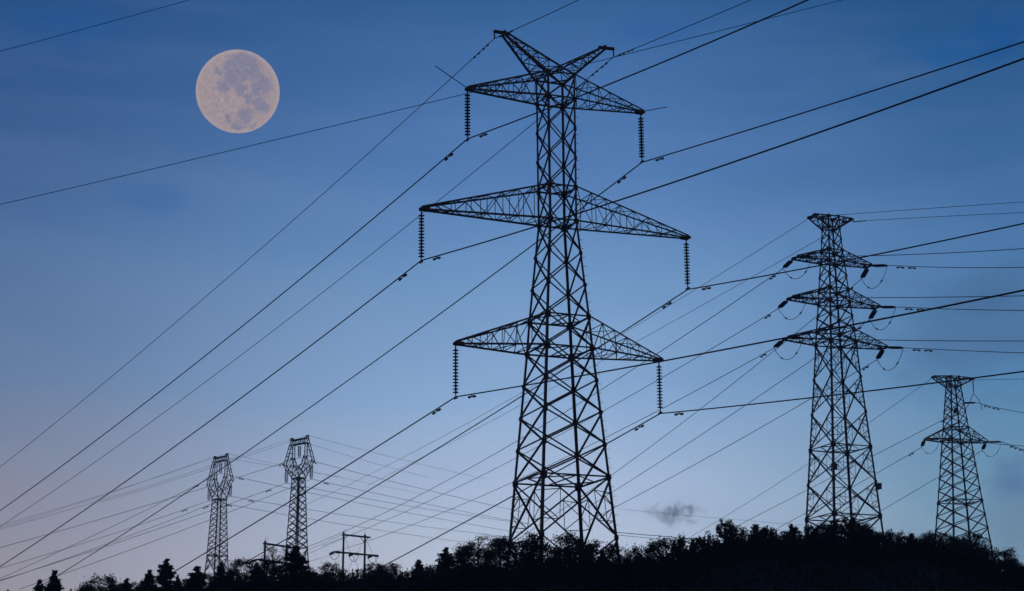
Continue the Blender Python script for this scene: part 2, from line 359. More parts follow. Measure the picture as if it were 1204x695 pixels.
def string(P, p, q, r, n, mat, name='insulator', caps=True):
    """cap-and-pin insulator string between pylon-space points"""
    m = MB(); d = q-p; L = d.length; d.normalize(); x, y = m.frame(d); k = 12
    prof = [(0, r*.12)]; hw = .12*min(1, L)
    for i in range(n):
        t0 = hw + (L-2*hw)*i/n; st = (L-2*hw)/n
        prof += [(t0+.02*st, r*.26), (t0+.30*st, r*.30), (t0+.44*st, r*.7), (t0+.56*st, r), (t0+.63*st, r*.97), (t0+.62*st, r*.35), (t0+.95*st, r*.22)]
    prof += [(L, r*.12)]
    vs = []; fs = []
    for (t, rr) in prof: vs += [p + d*t + (x*math.cos(2*math.pi*j/k)+y*math.sin(2*math.pi*j/k))*rr for j in range(k)]
    for i in range(len(prof)-1):
        for j in range(k): fs.append((i*k+j, i*k+(j+1) % k, (i+1)*k+(j+1) % k, (i+1)*k+j))
    m.add(vs, fs); o = P.part(m, name, M[mat], smooth=False)
    return o
def clamp(P, ins, p, along, r=.06):
    c = MB(); a = along.normalized(); c.bar(p - a*.28 - Vector((0,0,.02)), p + a*.28 - Vector((0,0,.02)), .1, .12); c.bar(p, p + Vector((0,0,.22)), .05, .09)
    P.part(c, 'suspension_clamp', M['steel'], ins)

# ---------------- the tallest pylon
Z1 = [56.91, 54.85, 47.34, 44.49, 36.52, 33.95, 23.68, 19.0]
W1 = [1.225, 1.22, 1.21, 1.21, 1.86, 2.03, 2.84, 3.20]
P1 = Pylon('lattice_pylon', 150, 1.3972, 22.635, 'tallest lattice pylon with three pairs of long cross-arms and two raised horns', tilt=.55)
def sub(a, b, n): return [a+(b-a)*k/n for k in range(n)]
J1 = [56.91] + sub(54.85, 47.34, 3) + [47.34] + sub(44.49, 36.52, 3) + [36.52] + sub(33.95, 23.68, 4) + [23.68, 19.0]
body(P1, Z1, W1, J1, [56.91, 54.85, 47.34, 44.49, 36.52, 33.95, 23.68], (.15, .23), .115, redund=(len(J1)-2,), gus=.36, bolts=True)
# lower part of the big bottom panel: braces below the X joints
for k in range(4):
    (a1, b1), (a2, b2) = CORN[k], CORN[(k+1) % 4]; m = MB(); w = 3.20; wl = 3.40
    p = P1.L(a1*w, b1*w, 19.0); q = P1.L(a2*w, b2*w, 19.0); mid = P1.L((a1+a2)/2*wl, (b1+b2)/2*wl, 16.6)
    m.angle(p, mid, .11); m.angle(q, mid, .11); P1.part(m, 'foot_brace')
wf1 = lambda z: interp(z, Z1, W1)
P1arms = {}
for key, (z1, z0, Lh, zt) in dict(T=(56.91, 54.85, 7.88, 54.95), M=(47.34, 44.49, 11.77, 44.5), B=(36.52, 33.95, 8.93, 33.95)).items():
    for s in (-1, 1):
        arm(P1, s, z1, wf1(z1), z0, wf1(z0), Lh-(.18 if s < 0 else 0), zt, .34, .125, .062, n={'T': 6, 'M': 8, 'B': 6}[key])
def horn(P, side):
    m = MB(); w = 1.225; z = 56.91; L = 5.0; zt = 60.2; n = 5; T = {}
    for b in (-1, 1):
        A0 = P.L(side*w, b*w, z); B0 = P.L(-side*.0, b*w*.98, z+.85) if False else P.L(0, b*w*.9, z+.62)
        A1 = P.L(side*L*.93, b*.16, zt-.12); B1 = P.L(side*L*.93, b*.16, zt+.12)
        m.angle(A0, A1, .15); m.angle(B0, B1, .13); T[b] = [(A0.lerp(A1, k/n), B0.lerp(B1, k/n)) for k in range(n+1)]
        m.angle(P.L(side*w, b*w, z), P.L(0, b*w*.9, z+.62), .12)
        for k in range(n-1):
            m.angle(T[b][k+1][0], T[b][k+1][1], .06); m.angle(T[b][k][1] if k % 2 else T[b][k][0], T[b][k+1][0] if k % 2 else T[b][k+1][1], .06)
    for j in (0, 1):
        for k in range(n-1):
            s = -1 if k % 2 else 1; m.angle(T[-s][k][j], T[s][k+1][j], .06); m.angle(T[-1][k+1][j], T[1][k+1][j], .055)
    m.angle(P.L(0, -w*.9, z+.62), P.L(0, w*.9, z+.62), .1)
    m.cur = 1; g = m; g.bar(P.L(side*L*.80, 0, zt-.02), P.L(side*(L+.40), 0, zt+.02), .26, .20); g.bar(P.L(side*(L+.35), 0, zt), P.L(side*(L+.35), 0, zt-.62), .07, .09); m.cur = 0
    P.part(m, 'earth_wire_horn')
horn(P1, -1); horn(P1, 1)
for (s, p, q) in ((-1, P1.L(-7.75, 0, 55.0), P1.L(-10.4, .2, 56.6)), (1, P1.L(7.75, 0, 55.0), P1.L(10.5, .5, 55.95))):
    m = MB(); m.tube([p, q], .035, 6); P1.part(m, 'side_rod')

ATT = {}
for key, (s, zt, px) in dict(TL=(-7.88, 54.95, (551,167)), TR=(7.88, 54.95, (749.5,190)), ML=(-11.77, 44.5, (498.7,308)), MR=(11.77, 44.5, (804,342.5)), BL=(-8.93, 33.95, (537,465.5)), BR=(8.93, 33.95, (774.5,487))).items():
    s2 = s + (.15 if s < 0 else -.15); top = P1.L(s2, 0, zt-.05); wp = P1.world(s2, 0, zt-4.3)
    zb = zt - 4.3; q = P1.L(s2, 0, zb+.2)
    ins = string(P1, top + Vector((0,0,-.25)), q, .25, 14, 'porcelain'); lk_ = MB(); lk_.bar(top, top+Vector((0,0,-.3)), .07, .09); P1.part(lk_, 'shackle', M['steel'], ins)
    clamp(P1, ins, P1.L(s2, 0, zb), Vector((0,1,0))); ATT[key] = Vector((wp.x, wp.y, zb))
for key, s in (('GL', -1), ('GR', 1)):
    wp = P1.world(s*5.35, 0, 59.55); ATT[key] = wp

# ---------------- the strain pylon on the right
Z2 = [69.5, 68.08, 65.13, 63.67, 60.14, 58.48, 55.04, 53.39, 49.11, 44.8, 40.45, 36.24, 32.07, 29.5]
W2 = [.80, .84, 1.00, 1.12, 1.36, 1.47, 1.72, 1.84, 2.10, 2.40, 2.70, 2.98, 3.26, 3.44]
P2 = Pylon('lattice_pylon', 235, 9.69, 22.14, 'second tallest lattice pylon, flat-topped, with slanting insulators on six short cross-arms', mat='steel')
J2 = [69.5, 68.08, 66.6, 65.13, 63.67, 61.9, 60.14, 58.48, 56.76, 55.04, 53.39, 49.11, 44.8, 40.45, 36.24, 32.07, 29.5]
body(P2, Z2, W2, J2, [69.5, 68.08, 65.13, 63.67, 60.14, 58.48, 55.04, 53.39, 40.45, 32.07], (.15, .26), .12, redund=(10, 11, 12, 13, 14), gus=.42)
wf2 = lambda z: interp(z, Z2, W2)
for (z1, z0, Lh) in ((65.13, 63.67, 5.3), (60.14, 58.48, 6.2), (55.04, 53.39, 7.0)):
    for s in (-1, 1): arm(P2, s, z1, wf2(z1), z0, wf2(z0), Lh, z0+.1, 1.2, .15, .08, n=5)
for s in (-1, 1): arm(P2, s, 69.5, .80, 68.08, .84, 2.75, 69.4, 1.4, .13, .075, n=3, name='peak_arm')
for (a, z) in ((-1, 37.6), (1, 35.6)):
    m = MB(); w = wf2(z); m.bar(P2.L(a*w+.1, -w-.1, z-.32), P2.L(a*w+.1, -w-.1, z+.32), .75, .45)
    m.bar(P2.L(a*w+.1, -w-.1, z+.33), P2.L(a*w+.1, -w-.1, z+.38), .82, .55); P2.part(m, 'control_box', M['steel_far'])
def strain(P, a, z, th, drop, Ls, r, mat, b0, n=12, pair=True):
    """strain insulator set leaving the arm tip along world azimuth th; returns world end point"""
    d = Vector((math.sin(th), -math.cos(th), 0)); dl = Vector((d.dot(P.u), d.dot(P.w), 0)); dl.z = -drop; dl.normalize()
    p = P.L(a, b0, z); sidev = dl.cross(Vector((0,0,1))).normalized()
    s0 = p + dl*.35; s1 = p + dl*(Ls-.3)
    first = None
    for o in ((-.17, .17) if pair else (0,)):
        ins = string(P, s0 + sidev*o, s1 + sidev*o, r, n, mat); first = first or ins
    y = MB(); y.bar(p, s0, .07); y.bar(s0 - sidev*.26, s0 + sidev*.26, .1); y.bar(s1 - sidev*.26, s1 + sidev*.26, .1); y.bar(s1, p + dl*Ls, .09); y.bar(s0 - sidev*.0, s1, .05); P.part(y, 'yoke', M['steel'], first)
    e = p + dl*Ls
    return P.world(e.x, e.y, e.z + P.base), e
def jumper(P, e1, e2, sag, r=.034, mid=None):
    pts = []
    for k in range(17):
        t = k/16; p = e1.lerp(e2, t); p.z -= sag*(1-abs(2*t-1)**2.2); pts.append(p)
    m = MB(); m.tube(pts, r); j = P.part(m, 'jumper_cable', M['wire'])
    for k in (4, 12):
        c = MB(); d = (pts[k+1]-pts[k-1]).normalized(); c.tube([pts[k]-d*.16, pts[k]+d*.16], .09); P.part(c, 'cable_weight', M['steel'], j)
TH2F, TH2B = R_(32), R_(-157)
A2 = {}
for key, (Lh, z) in dict(T=(5.3, 63.7), M=(6.2, 58.5), B=(7.0, 53.45)).items():
    for sn, s in (('L', -1), ('R', 1)):
        wf_, e1 = strain(P2, s*Lh, z, TH2F, .2, 2.9, .16, 'glass', -.55)
        wb_, e2 = strain(P2, s*Lh, z, TH2B + (R_(-10) if s > 0 else 0), .42 if s > 0 else .25, 2.3, .16, 'glass', .55 if s < 0 else .3)
        A2[key+sn+'f'] = wf_; A2[key+sn+'b'] = wb_; jumper(P2, e2, e1, 2.0)

# ---------------- the small pylon far right
Z3 = [78.7, 76.89, 68.6, 66.12, 54.37, 48.7, 46.5]; W3 = [.98, 1.12, 1.85, 2.10, 3.14, 3.70, 3.92]
P3 = Pylon('lattice_pylon', 380, 13.03, 15.3, 'smallest right-hand lattice pylon, flat-topped, with a single pair of cross-arms', mat='steel')
J3 = [78.7] + sub(76.89, 68.6, 5) + [68.6] + sub(66.12, 54.37, 5) + sub(54.37, 46.5, 3) + [46.5]
body(P3, Z3, W3, J3, [78.7, 76.89, 68.6, 66.12, 54.37], (.22, .30), .15, redund=(), gus=.45)
wf3 = lambda z: interp(z, Z3, W3)
for s in (-1, 1):
    arm(P3, s, 68.6, 1.85, 66.12, 2.1, 6.5, 66.2, 1.2, .2, .1, n=4)
    arm(P3, s, 78.7, .98, 76.89, 1.12, 4.3, 78.55, .7, .17, .09, n=3, name='peak_arm')
TH3F, TH3B = R_(17), R_(-150); A3 = {}
for sn, s, z, a in (('L', -1, 66.2, 6.5), ('R', 1, 66.2, 6.5), ('C', 1, 73.6, 1.5)):
    w1_, e1 = strain(P3, s*a, z, R_(40), .12, 3.2, .18, 'porcelain', -.5)
    w2_, e2 = strain(P3, s*a if sn != 'C' else -.3, z if sn != 'C' else 72.6, R_(-170), .7, 2.0, .2, 'porcelain', .5 if sn != 'C' else -1.6)
    A3[sn+'f'] = w1_; A3[sn+'b'] = w2_
    if sn != 'C': jumper(P3, e2, e1, 2.0)
hs = string(P3, P3.L(4.3, 0, 78.4), P3.L(4.3, 0, 75.9), .18, 11, 'porcelain')
cl = P3.L(4.3, 0, 75.8)
m = MB(); pts = [Vector((4.3+dx, -abs(dz)*.3, 75.8-dz-P3.base)) for dx, dz in ((0,0),(.6,1),(1.1,2.2),(1.0,3.4))]; m.tube(pts, .06)
pts = [Vector((4.3+dx, 0, 75.8-dz-P3.base)) for dx, dz in ((0,0),(-.6,1),(-1.3,2.4),(-2.0,3.4))]; m.tube(pts, .06); P3.part(m, 'jumper_cable', M['wire'])

# ---------------- two wineglass pylons, far left
def wineglass(D, az, yaw, zn, wn, zf, wf0, zk, zv, Lk, Lb, zb, label):
    P = Pylon('lattice_pylon', D, az, yaw, label, 'wineglass pylons on the far hill', 'steel_far')
    zm = zn - (zn-zf)*.78
    zs = [zn, zm, zf]; ws = [wn, wn+(wf0-wn)*.66, wf0]
    J = sub(zn, zm, 10) + [zm, zf]
    body(P, zs, ws, J, [zn, zm], (.24, .28), .15, gus=.30, redund=(10,))
    for s in (-1, 1):
        m = MB()
        for b in (-1, 1):
            n0 = P.L(s*wn, b*wn, zn); v0 = P.L(0, b*wn*.7, zv-.5); ko = P.L(s*Lk, b*.38, zk); kl = P.L(s*Lk*.86, b*.38, zk-1.15); ki = P.L(s*Lk*.44, b*.38, zk+1.6); vm = P.L(s*Lk*.32, b*.4, zk-.35)
            bo = P.L(s*Lb, b*.32, zb-.1); bi = P.L(s*Lb*.80, b*.32, zb-1.1); km = P.L(s*Lk*.62, b*.38, zk+.2)
            for (p, q, w) in ((n0, kl, .24), (kl, ko, .2), (v0, vm, .28), (vm, ki, .24), (ko, bo, .24), (ki, bi, .24), (kl, km, .14), (n0, v0, .22)):
                m.angle(p, q, w)
            n = 6
            for k in range(n-1):
                p1 = ko.lerp(bo, k/n); q1 = ki.lerp(bi, k/n); p2 = ko.lerp(bo, (k+1)/n); q2 = ki.lerp(bi, (k+1)/n)
                m.angle(p1 if k % 2 else q1, q2 if k % 2 else p2, .075) if k % 2 == 0 else None; m.angle(p2, q2, .06)
            for k in range(3):
                p1 = n0.lerp(kl, k/3); q1 = v0.lerp(ki, k/3); p2 = n0.lerp(kl, (k+1)/3); q2 = v0.lerp(ki, (k+1)/3)
                m.angle(p1, q2, .10); m.angle(p2, q2, .09)
        for k in (0, 2, 4, 6):
            t = k/6; 
            for (c0, c1, w0, w1) in (((Lk, zk), (Lb, zb), .38, .32), ((wn, zn), (Lk*.86, zk-1.15), wn, .38), ((0, zv-.5), (Lk*.44, zk+1.2), wn*.7, .38)):
                a = c0[0]+(c1[0]-c0[0])*t; z = c0[1]+(c1[1]-c0[1])*t; w = w0+(w1-w0)*t
                a2 = c0[0]+(c1[0]-c0[0])*min(1, t+1/6); z2 = c0[1]+(c1[1]-c0[1])*min(1, t+1/6)
                m.angle(P.L(s*a, -w, z), P.L(s*a, w, z), .09)
                if k < 6: m.angle(P.L(s*a, -w, z), P.L(s*a2, w, z2), .09)
        g = m; m.cur = 1
        for (a, z) in ((Lk, zk), (Lk*.86, zk-1.15), (Lk*.44, zk+1.2), (Lk*.5, zk-.4), (wn, zn)):
            for b in (-1, 1): g.plate(P.L(s*a, b*.4, z), Vector((1,0,0)), Vector((0,0,1)), .5, .5, .05)
        m.cur = 0; P.part(m, 'glass_arm')
    m = MB()
    for b in (-.45, .45):
        for dz in (0, -1.1): m.angle(P.L(-Lb, b, zb+dz), P.L(Lb, b, zb+dz), .24)
        n = 7
        for k in range(n):
            a = -Lb + 2*Lb*k/n; a2 = a + 2*Lb/n; m.angle(P.L(a, b, zb if k % 2 else zb-1.1), P.L(a2, b, zb-1.1 if k % 2 else zb), .13); m.angle(P.L(a, -.45, zb), P.L(a2, .45, zb), .1)
    P.part(m, 'top_beam')
    for s in (-1, 1):
        m = MB()
        for b in (-.4, .4):
            m.angle(P.L(s*(Lb-.6), b, zb), P.L(s*(Lb-.05), 0, zb+.65), .2); m.angle(P.L(s*(Lb+.1), b, zb), P.L(s*(Lb-.05), 0, zb+.65), .2)
        m.bar(P.L(s*(Lb-.35), 0, zb+.6), P.L(s*(Lb+.45), 0, zb+.62), .34, .34); P.part(m, 'earth_wire_peak')
    ends = {}
    for key, a, zt in (('L', -Lk*.9, zk-1.2), ('R', Lk*.9, zk-1.2), ('C', 0, zb-1.2)):
        for o in (-.28, .28):
            ins = string(P, P.L(a, o, zt-.15), P.L(a, o, zt-2.75), .26, 14, 'glass')
        y = MB(); y.bar(P.L(a, -.35, zt-2.8), P.L(a, .35, zt-2.8), .12); P.part(y, 'yoke', M['steel'], ins)
        ends[key] = P.world(a, 0, zt-2.95)
    for key, s in (('GL', -1), ('GR', 1)): ends[key] = P.world(s*Lb, 0, zb+.8)
    return P, ends
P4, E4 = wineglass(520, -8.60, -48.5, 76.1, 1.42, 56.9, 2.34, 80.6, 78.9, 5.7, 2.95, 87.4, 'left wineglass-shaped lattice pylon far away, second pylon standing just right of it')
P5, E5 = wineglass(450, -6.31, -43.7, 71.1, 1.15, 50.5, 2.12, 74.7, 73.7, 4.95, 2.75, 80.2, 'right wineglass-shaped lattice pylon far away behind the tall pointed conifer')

# ---------------- H-frame wooden pole structures
def hframe(D, px, ytop, sep, yaw, zdrop, ext, label, brace=True):
    t = at(px, ytop, D); g = ground(t.x, t.y); r = empty('pole_structure', (t.x, t.y, g), R_(yaw)); tag(r, label, 'utility pole', 'wooden H-frames on the far hill')
    H = t.z - g
    for k in (0, 1):
        m = MB(); gx = t + Vector((math.cos(R_(yaw)), math.sin(R_(yaw)), 0))*sep*k; gz = ground(gx.x, gx.y) - g - .3
        m.tube([Vector((k*sep, 0, gz)), Vector((k*sep, 0, H+.1))], [.25, .2], 10); p = m.build('pole', M['wood'], r)
        c = MB(); c.tube([Vector((k*sep, 0, H+.1)), Vector((k*sep, 0, H+.28))], [.26, .2], 10); c.build('pole_cap', M['steel'], p)
    m = MB(); m.bar((-.3, .22, H-.25), (sep+1.2, .22, H-.25), .2, .28); m.bar((-.3, -.22, H-.25), (sep+1.2, -.22, H-.25), .2, .28)
    for (a, b) in ((.1, 1.1), (sep-.1, sep-1.1), (sep+.1, sep+1.0)): m.bar((a, .22, H-1.2), (b, .22, H-.35), .1)
    m.build('top_beam', M['wood'], r)
    z = H - zdrop; m = MB(); m.bar((-ext, .24, z), (sep+ext, .24, z), .22, .28); m.bar((-ext, -.24, z), (sep+ext, -.24, z), .22, .28); m.build('crossarm', M['wood'], r)
    class Q: pass
    q = Q(); q.root = r; q.part = lambda m, name, mat=None, parent=None, smooth=False: m.build(name, mat or M['steel'], parent or r, smooth)
    for a in (-ext+.1, sep*.5, sep+ext-.1):
        e = []
        for s, dz in ((-1, -.25), (1, -.15)):
            p0 = Vector((a, s*.3, z-.05)); p1 = Vector((a+.2*s, s*2.1, z+dz-.1)); string(q, p0, p1, .26, 7, 'porcelain'); e.append(p1)
        mm = MB(); mm.tube([e[0].lerp(e[1], k/10) - Vector((0, 0, 1.3*(1-abs(k/5-1)**2.2))) for k in range(11)], .05); mm.build('jumper_cable', M['wire'], r)
    if brace:
        for pq in ([(0, 0, H-.6), (sep, 0, 1)], [(sep, 0, H-.6), (0, 0, 1)], [(sep, 0, H-.4), (sep+5, -1, 1)]): m = MB(); m.tube(pq, .03); m.build('brace_wire', M['wire'], r)
    for a in (.0, .5, sep-.2): m = MB(); m.tube([(a, 0, H), (a+.08, 0, H+1.0)], .03); m.build('lightning_rod', M['wire'], r)
    return r
hframe(400, 404.1, 627.4, 5.4, 40, 3.9, 2.2, 'right wooden H-frame pole pair standing in the clear between round bushes')
hframe(380, 311.7, 637.7, 6.0, 52, 3.5, 2.0, 'left wooden H-frame pole pair half hidden by conifers beside the wineglass pylon', False)

# ------------------------------------------------------------------ wires
def ray_plane(x, y, P, d):
    r = skydir(x, y); A = np.array([[r.x, -d[0]], [r.y, -d[1]]]); t, s = np.linalg.solve(A, np.array([P.x, P.y])); return s, r.z*t, t
def span(P, th, pts, b0, ext=1.5, smin=60, w=3.):
    """hanging span: vertical plane through P at azimuth th, parabola through points of the wire as photographed"""
    d = (math.sin(th), -math.cos(th)); Mx = []; Y = []; ss = []
    for (x, y) in pts:
        s, z, t = ray_plane(x, y, P, d)
        if s < .5 or t < 1: continue
        f = F_PX/t; Mx.append([s*f, s*s*f]); Y.append((z-P.z)*f); ss.append(s)
    smax = max(ss) if ss else 50
    Mx.append([0, smax*smax*w]); Y.append(b0*smax*smax*w)
    sol = np.linalg.lstsq(np.array(Mx), np.array(Y), rcond=None)[0]
    S = max(smin, smax*ext)
    return lambda s: Vector((P.x+d[0]*s, P.y+d[1]*s, P.z + sol[0]*s + sol[1]*s*s)), S
def damper(parent, f, s, mat='steel', k=1.0, drop=.17):
    p = f(s); d = (f(s+.1)-f(s)).normalized(); m = MB(); m.bar(p, p - Vector((0, 0, drop*k)), .07*k, .09*k)
    c = p - Vector((0, 0, drop*k)); m.tube([c - d*.42*k, c + d*.42*k], .02*k)
    for q in (-1, 1): m.tube([c + d*q*.22*k, c + d*q*.46*k], .085*k, 8)
    m.build('vibration_damper', M[mat], parent)
def wire(label, spans, r, mat='wire', group=None, name='power_line', damp=(), k=1.0, cat='power line'):
    fs = [span(*a) for a in spans]; pts = []
    if len(fs) == 2: pts = [fs[0][0](fs[0][1]*(i/48)) for i in range(48, 0, -1)]
    f, S = fs[-1]; pts += [f(S*i/48) for i in range(49)]
    m = MB(); m.tube(pts, r, 6); o = m.build(name, M[mat]); tag(o, label, cat, group)
    for f, S in fs:
        for s in damp: damper(o, f, s, k=k, drop=.17 if r > .031 else .03)
    return o
fwd = dict(TL=[(620,139.5),(703.8,104),(740,88.3),(950,0)], TR=[(840,164),(1204,49.4)], ML=[(626.8,267.5),(840,198),(1204,69)],
    MR=[(960,314.2),(1040,296),(1204,263)], BL=[(611.5,453.1),(746,430.5),(960,389.4),(1204,342)], BR=[(839.7,479.4),(951,468),(1100.7,450),(1204,436.9)],
    GL=[(598,38),(627.5,25),(680,0)], GR=[(840,18),(883,0)])
bck = dict(TL=[(243.3,420),(0,598.8)], ML=[(352,420),(0,665.3)], BL=[(460,515),(206,671.5)], TR=[(628,285.6),(480,398),(400,456.4),(71.2,673.2)],
    MR=[(725,393.5),(613,466.7),(480,549.9),(290,659.7)], BR=[(715,519.8),(520,629.5),(455.7,662.5)], GL=[(161.4,420),(0,547.4)], GR=[(625,148.5),(525,228.6),(285.7,420),(0,616.6)])
WHERE = dict(TL='top left', TR='top right', ML='middle left', MR='middle right', BL='bottom left', BR='bottom right')
for k in ('TL','TR','ML','MR','BL','BR'):
    wire(f'thick dark conductor clamped under the {WHERE[k]} insulator of the tallest pylon', [(ATT[k], R_(-145), bck[k], .00024, 1.35), (ATT[k], R_(28.5), fwd[k], .0004, 1.25)],
         .050, group='conductors of the tallest pylon', damp=(2.7,), k=1.15)
for k, n in (('GL', 'left'), ('GR', 'right')):
    wire(f'thin earth wire hung from the {n} horn of the tallest pylon', [(ATT[k], R_(-145), bck[k], .00024, 1.3), (ATT[k], R_(28.5), fwd[k], .0004, 1.4)],
         .03, group='earth wires of the tallest pylon', damp=(1.3, 2.6), k=.9, name='earth_wire')
p0 = at(0, 240.5, 245); wire('blue-tinted cable rising from the left edge below the moon to the top edge', [(p0, R_(75), [(139,209),(400,145),(545,112.5),(718,68.5),(840,37),(990,0)], .0001, 1.2)], .046, 'blue', name='blue_cable', group='blue-tinted cables', cat='cable')
p0 = at(0, 60.4, 215); wire('short blue-tinted cable crossing the top left corner above the moon', [(p0, R_(75), [(110,31.5),(221,0)], .0001, 2.5)], .042, 'blue', name='blue_cable', group='blue-tinted cables', cat='cable')

row2 = dict(T='top', M='middle', B='bottom'); sd = dict(L='left', R='right')
f2 = dict(TL=[(1025,302),(1204,292)], TR=[(1060,316.5),(1204,314)], ML=[(1050,349.5),(1204,348)], MR=[(1060,363.5),(1204,365)], BL=[(1050,400),(1204,401)], BR=[(1065,411.5),(1204,415)])
b2 = dict(TL=[(907,326),(771,416.6),(709.7,456),(605.7,518.7),(406,625.4)], ML=[(829.5,411.4),(777.7,441),(713,480),(602.6,540.3),(423,627)], BL=[(868,433),(780,478.8),(715.5,510.6),(601,568),(431,637.7)],
    TR=[(957,374.6),(939,390.6),(909.8,415),(830.8,478.8),(721.7,557.4),(600,637)], MR=[(952.6,423),(881,473.6),(724.8,576)], BR=[(932,480),(727.9,594.5)])
for k in f2:
    wire(f'conductor running right from the {row2[k[0]]} {sd[k[1]]} arm of the second tallest pylon', [(A2[k+'f'], TH2F, f2[k], .0004, 1.8)], .043, group='conductors of the second tallest pylon', damp=(2.2, 4.2) if k[1] == 'R' else (), k=1.3)
    wire(f'conductor running down left from the {row2[k[0]]} {sd[k[1]]} arm of the second tallest pylon', [(A2[k+'b'], TH2B, b2[k], .0003, 1.15)], .04 if k != 'TL' else .045, group='conductors of the second tallest pylon', damp=(2.6,), k=1.3)
gl, gr = P2.world(-2.75, 0, 69.3), P2.world(2.75, 0, 69.3)
for P, n, fp, bp in ((gl, 'left', [(1050,246.5),(1204,238)], [(884,300),(829.5,336.3),(600,465),(542,498.6),(400,579)]), (gr, 'right', [(1050,255.6),(1204,250.5)], [(904.7,300),(858,329.8),(749,399.7),(604,484.6),(492.8,543.4)])):
    wire(f'thin earth wire running right from the {n} tip atop the second tallest pylon', [(P, TH2F, fp, .0003, 1.8)], 0.030, group='earth wires of the second tallest pylon', name='earth_wire', damp=(1.2, 2.4) if n == 'right' else ())
    wire(f'thin earth wire running down left from the {n} tip atop the second tallest pylon', [(P, TH2B, bp, .0002, 1.2)], 0.030, group='earth wires of the second tallest pylon', name='earth_wire')
for k, n, fp, bp in (('L', 'left arm', [(1181,523),(1204,524.5)], [(1074,523),(1033.4,554.7),(910,624)]), ('R', 'right arm', [(1181,525),(1204,528.5)], [(1100.7,562),(1041,597.7)]), ('C', 'middle', [(1170,481.5),(1204,484.4)], [(1106,472),(1029.6,524.8),(946,579),(882.6,614.6)])):
    wire(f'conductor going right from the {n} of the smallest right-hand pylon', [(A3[k+'f'], R_(40), fp, .0003, 2.)], .06, group='conductors of the smallest right-hand pylon', damp=(2.5, 4.5), k=1.6)
    wire(f'conductor going down left from the {n} of the smallest right-hand pylon', [(A3[k+'b'], TH3B, bp, .0005, 1.2)], .05, group='conductors of the smallest right-hand pylon', damp=(3.,), k=1.5)
for s, n, fp, bp in ((-4.3, 'left', None, [(1078,457.4),(1026,495),(946,552.7),(806.8,631.7)]), (4.3, 'right', [(1175,445.5),(1204,446)], None)):
    P = P3.world(s, 0, 78.4)
    if bp: wire(f'thin earth wire running down left from the flat top of the smallest right-hand pylon', [(P, TH3B, bp, .0004, 1.2)], .04, name='earth_wire')
    if fp: wire(f'thin earth wire running right from the flat top of the smallest right-hand pylon', [(P, R_(40), fp, .0003, 1.8)], .04, name='earth_wire')
T4F, T4B = R_(150), R_(-35)
W4 = dict(C=('middle', [(277,565.5),(326.4,574.3),(415,589),(590,622.5)], [(216.6,580.5),(126,620.8),(60.5,653.5),(0,680)], .055),
    R=('right', [(279.6,593.4),(377,605),(460,614.5),(585.7,628)], [(235,603.5),(121,644),(0,681)], .055), L=('left', [(269.4,603.6),(360,614.4),(567,637.5)], [(235.5,603),(110.8,638.4),(0,665.6)], .055))
for k, (n, fp, bp, r) in W4.items(): wire(f'faint sagging conductor under the {n} insulators of the left wineglass pylon', [(E4[k], T4B, bp, .0003, 1.15), (E4[k], T4F, fp, .0001, 1.15)], r, group='conductors of the wineglass pylons', damp=(9.,), k=2.0)
W5 = dict(C=('middle', [(369,543),(420,556),(498,576.4),(590,596)], [(333,544.6),(272,562),(216.6,580.5),(113.4,610.7),(0,645.4)], .05),
    R=('right', [(373.8,566.5),(440.6,581),(597,611)], [(336,577),(268,603.6),(240,613.7),(75.6,674)], .05), L=('left', [(364.6,578.7),(415,588),(590,609.8)], [(281,590),(235,603),(121,643.4),(0,683)], .05))
for k, (n, fp, bp, r) in W5.items(): wire(f'faint sagging conductor under the {n} insulators of the right wineglass pylon', [(E5[k], T4B, bp, .0003, 1.15), (E5[k], T4F, fp, .0001, 1.15)], r, group='conductors of the wineglass pylons', damp=(6.,), k=1.8)
for E, n, G in ((E4, 'left', dict(GL=([(281.5,541),(323,548),(370,556)], [(240,546.4),(141,576.7),(0,620)]), GR=([(281.5,539),(323,546),(480,577)], [(240,544),(141,575),(0,618)]))),
                (E5, 'right', dict(GL=([(368,529),(404,537),(480,553)], [(300,532.8),(141,581.7),(0,622)]), GR=([(366,517),(420,530),(556,559)], [(330,524),(240,554),(141,583)])))):
    for k, (fp, bp) in G.items(): wire(f"very thin earth wire over the {'near' if k == 'GR' else 'far'} peak of the {n} wineglass pylon", [(E[k], T4B, bp, .0003, 1.1), (E[k], T4F, fp, .0001, 1.1)], .032, group='earth wires of the wineglass pylons', name='earth_wire')
for i, (a, b, n) in enumerate((((404,628),(365.6,645.5),'top left of the clear H-frame'), ((404,648),(365,660),'crossarm of the clear H-frame'), ((404,633),(365,650),'right pole top of the clear H-frame'))):
    P = at(*a, 399); wire(f'thin low wire sloping down left from the {n}', [(P, R_(-50), [b], .0003, 2.2, 30)], .035, group='wires of the H-frames')
p0 = at(725, 626, 520); wire('distant line low behind the bushes right of the tallest pylon, upper one', [(p0, R_(110), [(760,629.5),(816,634),(880,638)], .0001, 1.2)], .09, group='distant low wires'); 
p0 = at(725, 629, 520); wire('distant line low behind the bushes right of the tallest pylon, lower one', [(p0, R_(110), [(760,632.5),(816,637.5)], .0001, 1.2)], .06, group='distant low wires')
p0 = at(725.5, 598.4, 560); wire('very faint distant line crossing the small dark cloud', [(p0, R_(110), [(780,604.5),(880,612)], .0001, 1.2)], .035, group='distant low wires')

